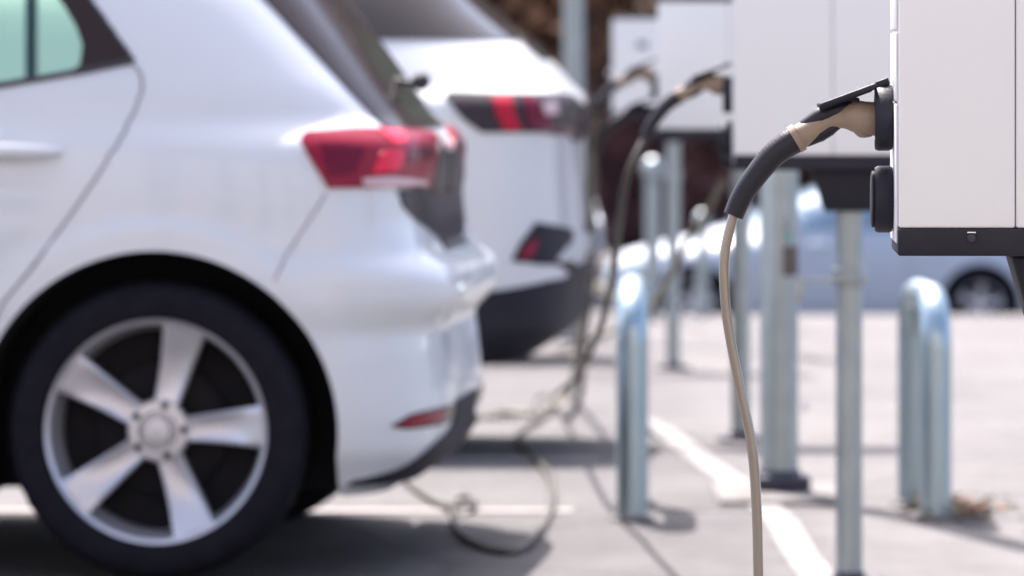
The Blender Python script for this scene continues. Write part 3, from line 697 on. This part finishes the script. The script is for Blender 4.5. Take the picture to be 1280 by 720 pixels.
plug_set((765 - 640) / 285 + .003, 25.03, .999, 'thin tan cable of the farthest cabinet, looping out low between the posts',
         [W(700, 260, 25.0), W(712, 330, 24.6), W(790, 395, 23.6), G(822, 420, .012), W(838, 335, 22.5), W(862, 296, 22.6)][:3] + [G(700, 440, .012), G(650, 440, .012)], 'cable_tan', rc=.011)
# slack loop hanging from the third post to the ground
sl = MB().tube(spline([W(905, 225, 18.3), W(885, 262, 18.3), W(862, 300, 18.4), W(838, 345, 18.6), W(812, 392, 18.9), W(796, 432, 18.7), G(792, 500, .012), G(796, 540, .012)], None, 10), .0105, 12).build('spare_cable', M['cable_tan'], None)
tag(sl, 'slack olive cable drooping beside the post of the third cabinet', 'cable')

# ------------------------------------------------------------------ street furniture
def hoop(X, Y, X2, Y2, label, h=.617, r=.040):
    t = empty('steel_hoop', (X, Y, gz(Y))); tag(t, label, 'hoop barrier', 'steel hoop barriers guarding the chargers')
    d = Vector((X2 - X, Y2 - Y, 0)); L = d.length; d.normalize(); br = .13; pts = [Vector((0, 0, -.02)), Vector((0, 0, h - r - br))]
    top = h - r
    for a in np.linspace(PI, PI / 2, 10)[1:]: pts.append(d * (br + br * math.cos(a)) + Vector((0, 0, top - br + br * math.sin(a))))
    for a in np.linspace(PI / 2, 0, 10): pts.append(d * (L - br + br * math.cos(a)) + Vector((0, 0, top - br + br * math.sin(a))))
    pts.append(d * L + Vector((0, 0, -.02)))
    MB().tube(pts, r, 32).build('tube', M['galv_bright'], t, angle=60)
    for p in (Vector((0, 0, 0)), d * L): MB().lathe([(.062, .001), (.060, .008), (.045, .012)], o=p, seg=28).build('foot_collar', M['pad'], t)
    return t
hoop((790 - 640) / 487, 14.58, (792 - 640) / 470, 15.12, 'left steel hoop barrier, standing by the curled cable on the grey tarmac')
hoop(.530 / .487, 14.58, (1143 - 640) / 472, 15.10, 'right steel hoop barrier with dead leaves at its foot', .605)

lp = empty('lamp_column', ((974 - 640) / 461, 15.4, 0)); tag(lp, 'thick galvanised lamp column on a black base behind the second cabinet', 'lamp post')
MB().lathe([(.052, .03), (.052, 1.9), (.045, 5.2), (.04, 5.25)], seg=40).build('column', M['galv'], lp)
MB().box((-.062, -.07, .02), (.082, .075, .058), .006).lathe([(.062, .058), (.056, .072)]).build('base', M['plate'], lp)
db = MB().box((-.004 + .012, -.064, .60), (.048, -.044, .68), .004).build('tag_box', mat('tag_brown', (.10, .085, .085), .5), lp)
MB().box((.016, -.060, .695), (.030, -.046, .712), .003).build('tag', M['green_tag'], db)
MB().box((.012, -.06, .715), (.022, -.046, .76), .003).build('latch', M['alloy_dark'], db)
MB().tube([(0, 0, 5.2), (0, -.3, 5.35), (0, -.8, 5.4)], .025, 12).box((-.09, -1.3, 5.36), (.09, -.75, 5.44), .02).build('lamp_head', M['galv'], lp)
MB().lathe([(.008, -.012), (.011, -.01), (.011, 0), (.008, .004)], o=(.067, -.06, .245), axis='y', seg=16).build('bolt', M['chrome'], lp)

p2_ = empty('lamp_post', ((717 - 640) / 236, 30.1, gz(30.1))); tag(p2_, 'grey green lamp post rising far behind the crossover tailgate', 'lamp post')
MB().lathe([(.055, 0), (.055, 1.5), (.048, 5.5), (.03, 5.52)], seg=24).build('column', M['galv'], p2_)
MB().lathe([(.085, 0), (.085, .02), (.075, .03)], seg=24).build('base', M['plate'], p2_)
MB().box((-.075, -.10, .95), (-.01, -.04, 1.22), .01).build('fuse_box', M['alloy_dark'], p2_)
MB().tube([(0, 0, 5.45), (0, -.5, 5.6)], .025, 10).box((-.09, -1.0, 5.56), (.09, -.45, 5.64), .02).build('lamp_head', M['galv'], p2_)

def bollard(px, Y, label, h=.95, r=.046):
    t = empty('bollard', ((px - 640) * Y / F, Y, gz(Y))); tag(t, label, 'bollard', 'far posts at the forecourt edge')
    MB().lathe([(r, 0), (r, h - .10)], seg=24).build('shaft', M['galv'], t)
    MB().lathe([(r * .8, h - .10), (r * 1.25, h - .075), (r * 1.45, h - .03), (r * 1.25, h + .02), (r * .6, h + .045), (r * .1, h + .05)], seg=24).build('cap', M['galv'], t)
bollard(816, 34.6, 'slim post with pale round cap at the far edge, left of the farthest cabinet post')
bollard(878, 35.4, 'shorter far post with pale cap in front of the silver bonnet', .62, .036)

# ------------------------------------------------------------------ ground and markings
xs = [-400, -120, -40, -15, -6, -3, 0, 3, 6, 15, 40, 120, 400]
ys = [-400, -120, -40, -10, 0, 5, 10, 13.9, 14.5, 16, 17, 18.2, 20, 22, 24.9, 27, 30, 33, 36, 37, 38, 39, 41, 43, 44, 46, 50, 60, 90, 150, 400]
v = [(x, y, gz(y)) for y in ys for x in xs]; n = len(xs)
g = obj('ground', v, [[i * n + j, i * n + j + 1, (i + 1) * n + j + 1, (i + 1) * n + j] for i in range(len(ys) - 1) for j in range(n - 1)], M['asphalt'], smooth=False); tag(g, kind='structure')
def flat(name, poly, m, dz, kind='structure', sub=14):
    # a quad of four corners laid over the ground
    a, b, c, d = [Vector(p) for p in poly]; vs = []
    for i in range(sub + 1):
        t = i / sub; l, r = a.lerp(d, t), b.lerp(c, t)
        for q in (l, r): vs.append((q.x, q.y, gz(q.y) + dz))
    return tag(obj(name, vs, [[2 * i, 2 * i + 1, 2 * i + 3, 2 * i + 2] for i in range(sub)], m, smooth=False), kind=kind)
flat('painted_line', [(-5, 14.80, 0), (.16, 14.80, 0), (.16, 14.92, 0), (-5, 14.92, 0)], M['line'], .004, sub=1)
flat('painted_line', [(-5, 16.98, 0), (.26, 16.98, 0), (.26, 17.12, 0), (-5, 17.12, 0)], M['line'], .004, sub=2)
flat('painted_line', [(-5, 19.6, 0), (.2, 19.6, 0), (.2, 19.72, 0), (-5, 19.72, 0)], M['line'], .004, sub=2)
# worn white line that bends along the charger row
cl = spline([(.715, 9, 0), (.710, 12.5, 0), (.705, 13.5, 0), (.690, 14.4, 0), (.655, 15.3, 0), (.600, 16.3, 0), (.555, 17.6, 0), (.50, 19, 0), (.40, 20.6, 0)], None, 10)
vs_ = []
for p in cl:
    for dx in (-.042, .042): vs_.append((p.x + dx, p.y, gz(p.y) + .004))
tag(obj('painted_line', vs_, [[2 * i, 2 * i + 1, 2 * i + 3, 2 * i + 2] for i in range(len(cl) - 1)], M['kerb_paint'], smooth=False), kind='structure')
# concrete pad under the lamp column
pd = MB().box((.55, 15.05, -.05), (.92, 15.72, .016), .006); tag(pd.build('concrete_pad', M['pad'], None), kind='structure')
flat('drain_joint', [(.28, 14.90, 0), (1.35, 14.90, 0), (1.35, 14.95, 0), (.28, 14.95, 0)], M['pad'], .003, sub=1)
# dead leaves and moss by the right hoop
mb = MB()
for i in range(150):
    a = random.gauss(0, 1); x = 1.15 + .065 * random.gauss(0, 1); y = 14.75 + .17 * random.gauss(0, 1); s_ = random.uniform(.010, .022); z = .003 + random.uniform(0, .018)
    q = Matrix.Rotation(random.uniform(0, 6.3), 3, 'Z') @ Matrix.Rotation(random.uniform(-.6, .6), 3, 'X')
    mb.add([q @ Vector((-s_, -s_ * .6, 0)) + Vector((x, y, z + .01)), q @ Vector((s_, -s_ * .6, 0.004)) + Vector((x, y, z + .01)), q @ Vector((s_, s_ * .6, 0)) + Vector((x, y, z + .01)), q @ Vector((-s_, s_ * .6, .004)) + Vector((x, y, z + .01))], [[0, 1, 2, 3]])
lo = mb.build('leaf_litter', M['moss'], None, smooth=False); tag(lo, 'brown dead leaves and dirt at the foot of the right hoop', 'leaf litter', kind='stuff')
lo.data.materials.append(M['leaf_orange'])
for i, p in enumerate(lo.data.polygons): p.material_index = 1 if i % 4 == 0 else 0

# ------------------------------------------------------------------ background planting
def leaves(mb, cx, cy, cz, rx, ry, rz, n, size, clumps=14, box=False):
    cs = [(rng.uniform(-1, 1), rng.uniform(-1, 1), rng.uniform(-1, 1), rng.uniform(.28, .5)) for _ in range(clumps)]
    for i in range(n):
        if box: p = np.array([rng.uniform(-1, 1), rng.uniform(-1, 1), rng.uniform(-1, 1)])
        else:
            c = cs[i % clumps]; d = rng.normal(size=3); d /= np.linalg.norm(d); cc = np.array(c[:3]); cc = cc / max(1, np.linalg.norm(cc)) * .72
            p = cc + d * c[3] * rng.uniform(.5, 1) ** .4
        P = Vector((cx + p[0] * rx, cy + p[1] * ry, cz + p[2] * rz)); s_ = size * rng.uniform(.6, 1.3)
        q = Matrix.Rotation(rng.uniform(0, 6.28), 3, 'Z') @ Matrix.Rotation(rng.uniform(0, 3.14), 3, 'X')
        mb.add([P + q @ Vector(v_) * s_ for v_ in ((-1, 0, 0), (0, -.55, 0), (1, 0, 0), (0, .55, 0))], [[0, 1, 2, 3]])
def tree(x, y, h, cr, m, label, n=5000, trunk_h=1.2, size=.16, group='trees beyond the parked cars', name='broadleaf_tree'):
    g_ = gz(y); t = empty(name, (x, y, g_)); tag(t, label, 'tree', group)
    tb = MB(); tb.tube([(0, 0, 0), (.05, 0, trunk_h), (0, .05, h * .55), (0, 0, h * .85)], [.22, .17, .11, .03], 12)
    for k in range(7):
        a = k * 2.4; z = trunk_h + (h * .5 - trunk_h) * k / 7
        tb.tube([(0, 0, z), (cr * .35 * math.cos(a), cr * .35 * math.sin(a), z + .6), (cr * .8 * math.cos(a), cr * .8 * math.sin(a), z + 1.4)], [.08, .05, .02], 8)
    tb.build('trunk', M['bark'], t)
    lb = MB(); leaves(lb, 0, 0, trunk_h * .6 + (h - trunk_h * .6) / 2, cr, cr, (h - trunk_h * .6) / 2, n, size, 22); lb.build('crown', m, t, smooth=False)
tree(-13, 74, 9, 4.0, M['leaf_green'], 'green tree far behind the near hatchback cabin')
tree(-8.2, 66, 8, 3.0, M['leaf_rust'], 'rust brown tree behind the tail of the near hatchback', trunk_h=.8)
tree(-1.6, 70, 8, 3.2, M['leaf_rust'], 'bronze tree above the rear window of the crossover', trunk_h=.7)
tree(3.6, 69, 7, 2.6, M['leaf_copper'], 'dark copper tree seen between the crossover and the farthest cabinet', trunk_h=.6)
tree(.7, 62, 7, 2.2, M['leaf_rust'], 'orange brown tree right of the crossover tailgate, above the dark hedge', trunk_h=3.0)
tree(4.9, 62, 8, 2.0, M['leaf_green'], 'green tree showing under the second cabinet beside its bracket', trunk_h=.6)
tree(12.5, 74, 9, 3.5, M['leaf_copper'], 'copper tree far right behind the nearest cabinet')
hb = MB(); leaves(hb, 0, 0, 2.2, 45, 1.2, 2.3, 26000, .20, box=True)
hd = hb.build('hedge', M['leaf_copper'], None, smooth=False); hd.location = (0, 78, gz(78)); tag(hd, 'long dark copper beech hedge closing off the background', 'hedge')
MB().box((-45, -.3, 0), (45, .3, 4.2), .05).build('hedge_core', M['leaf_copper'], hd)
# green planting to the far left, seen through the near car's window
gm = MB(); leaves(gm, 0, 0, 1.5, 3.0, .8, 1.6, 5000, .14, box=True)
gh = gm.build('shrub_row', M['leaf_bright'], None, smooth=False); gh.location = (-5.6, 47, gz(47)); tag(gh, 'bright green shrubs seen through the side window of the near hatchback', 'shrubs')

# unseen building added behind the viewpoint: brown reflections, fill light, less open sky
bb = empty('unseen_building', (0, -13, 0)); tag(bb, 'long pale brown building added unseen behind the viewpoint for reflections and fill light', 'building')
MB().box((-34, -8, 0), (30, 0, 17.5)).build('wall', M['brick'], bb, smooth=False)
MB().box((-34.4, -8.4, 17.5), (30.4, .4, 17.9)).build('roof', M['roof_tile'], bb, smooth=False)
for i in range(14):
    x = -31 + i * 4.4
    for z in (1.0, 4.4, 7.8, 11.2, 14.6):
        w_ = MB().box((x, .003, z), (x + 1.5, .06, z + 1.7)).build('window', M['dark_glass'], bb, smooth=False)
        MB().box((x - .08, .004, z - .12), (x + 1.58, .14, z - .003)).build('sill', M['kerb'], w_, smooth=False)

fb = empty('unseen_building', (10, 92, gz(92))); tag(fb, 'tall brown block added unseen beyond the copper hedge to darken reflections', 'building')  # hidden from view, added to keep bright sky out of the car reflections
MB().box((-55, 0, 0), (45, 12, 24)).build('wall', mat('brown_brick', (0.16, 0.095, 0.07), .9), fb, smooth=False)
MB().box((-55.4, -.4, 24), (45.4, 12.4, 24.5)).build('roof', M['roof_tile'], fb, smooth=False)
for i in range(20):
    for k in range(6):
        x = -53 + i * 4.9; z = 2 + k * 3.6
        if k > 1 and i % 2: continue
        MB().box((x, -.06, z), (x + 1.7, -.003, z + 1.8)).build('window', M['dark_glass'], fb, smooth=False)

# ------------------------------------------------------------------ light
sd = Vector((-.20, .53, 1.0)).normalized()     # towards the sun
el = math.asin(sd.z); az = math.atan2(sd.x, sd.y)
w = bpy.data.worlds.new('World'); sc.world = w; w.use_nodes = True; nt = w.node_tree
bg = nt.nodes['Background']; sk = nt.nodes.new('ShaderNodeTexSky'); sk.sky_type = 'NISHITA'; sk.sun_disc = False
sk.sun_elevation = el; sk.sun_rotation = az; sk.dust_density = 3.5; sk.ozone_density = .5; sk.air_density = .6
nt.links.new(sk.outputs[0], bg.inputs[0]); bg.inputs[1].default_value = 0.15
sl_ = bpy.data.lights.new('sun', 'SUN'); sl_.energy = 3.7; sl_.angle = math.radians(.53); sl_.color = (1.0, .93, .88)
so = bpy.data.objects.new('sun', sl_); COL.objects.link(so); so.rotation_euler = (-sd).to_track_quat('-Z', 'Y').to_euler(); so.location = (0, 0, 20)

cam = bpy.data.cameras.new('camera'); co = bpy.data.objects.new('camera', cam); COL.objects.link(co); sc.camera = co
co.location = (0, 0, HC); co.rotation_euler = (PI / 2, 0, 0); cam.sensor_width = 36; cam.lens = F * 36 / 1280; cam.shift_y = -(360 - HY) / 1280
cam.clip_start = .1; cam.clip_end = 1500
cam.dof.use_dof = True; cam.dof.focus_distance = 7.16; cam.dof.aperture_fstop = 7.4
vs = sc.view_settings; vs.view_transform = 'Standard'; vs.look = 'None'; vs.gamma = 1; vs.exposure = 1.72; vs.use_curve_mapping = False
sc.cycles.max_bounces = 8; sc.cycles.transparent_max_bounces = 12; sc.cycles.use_denoising = True
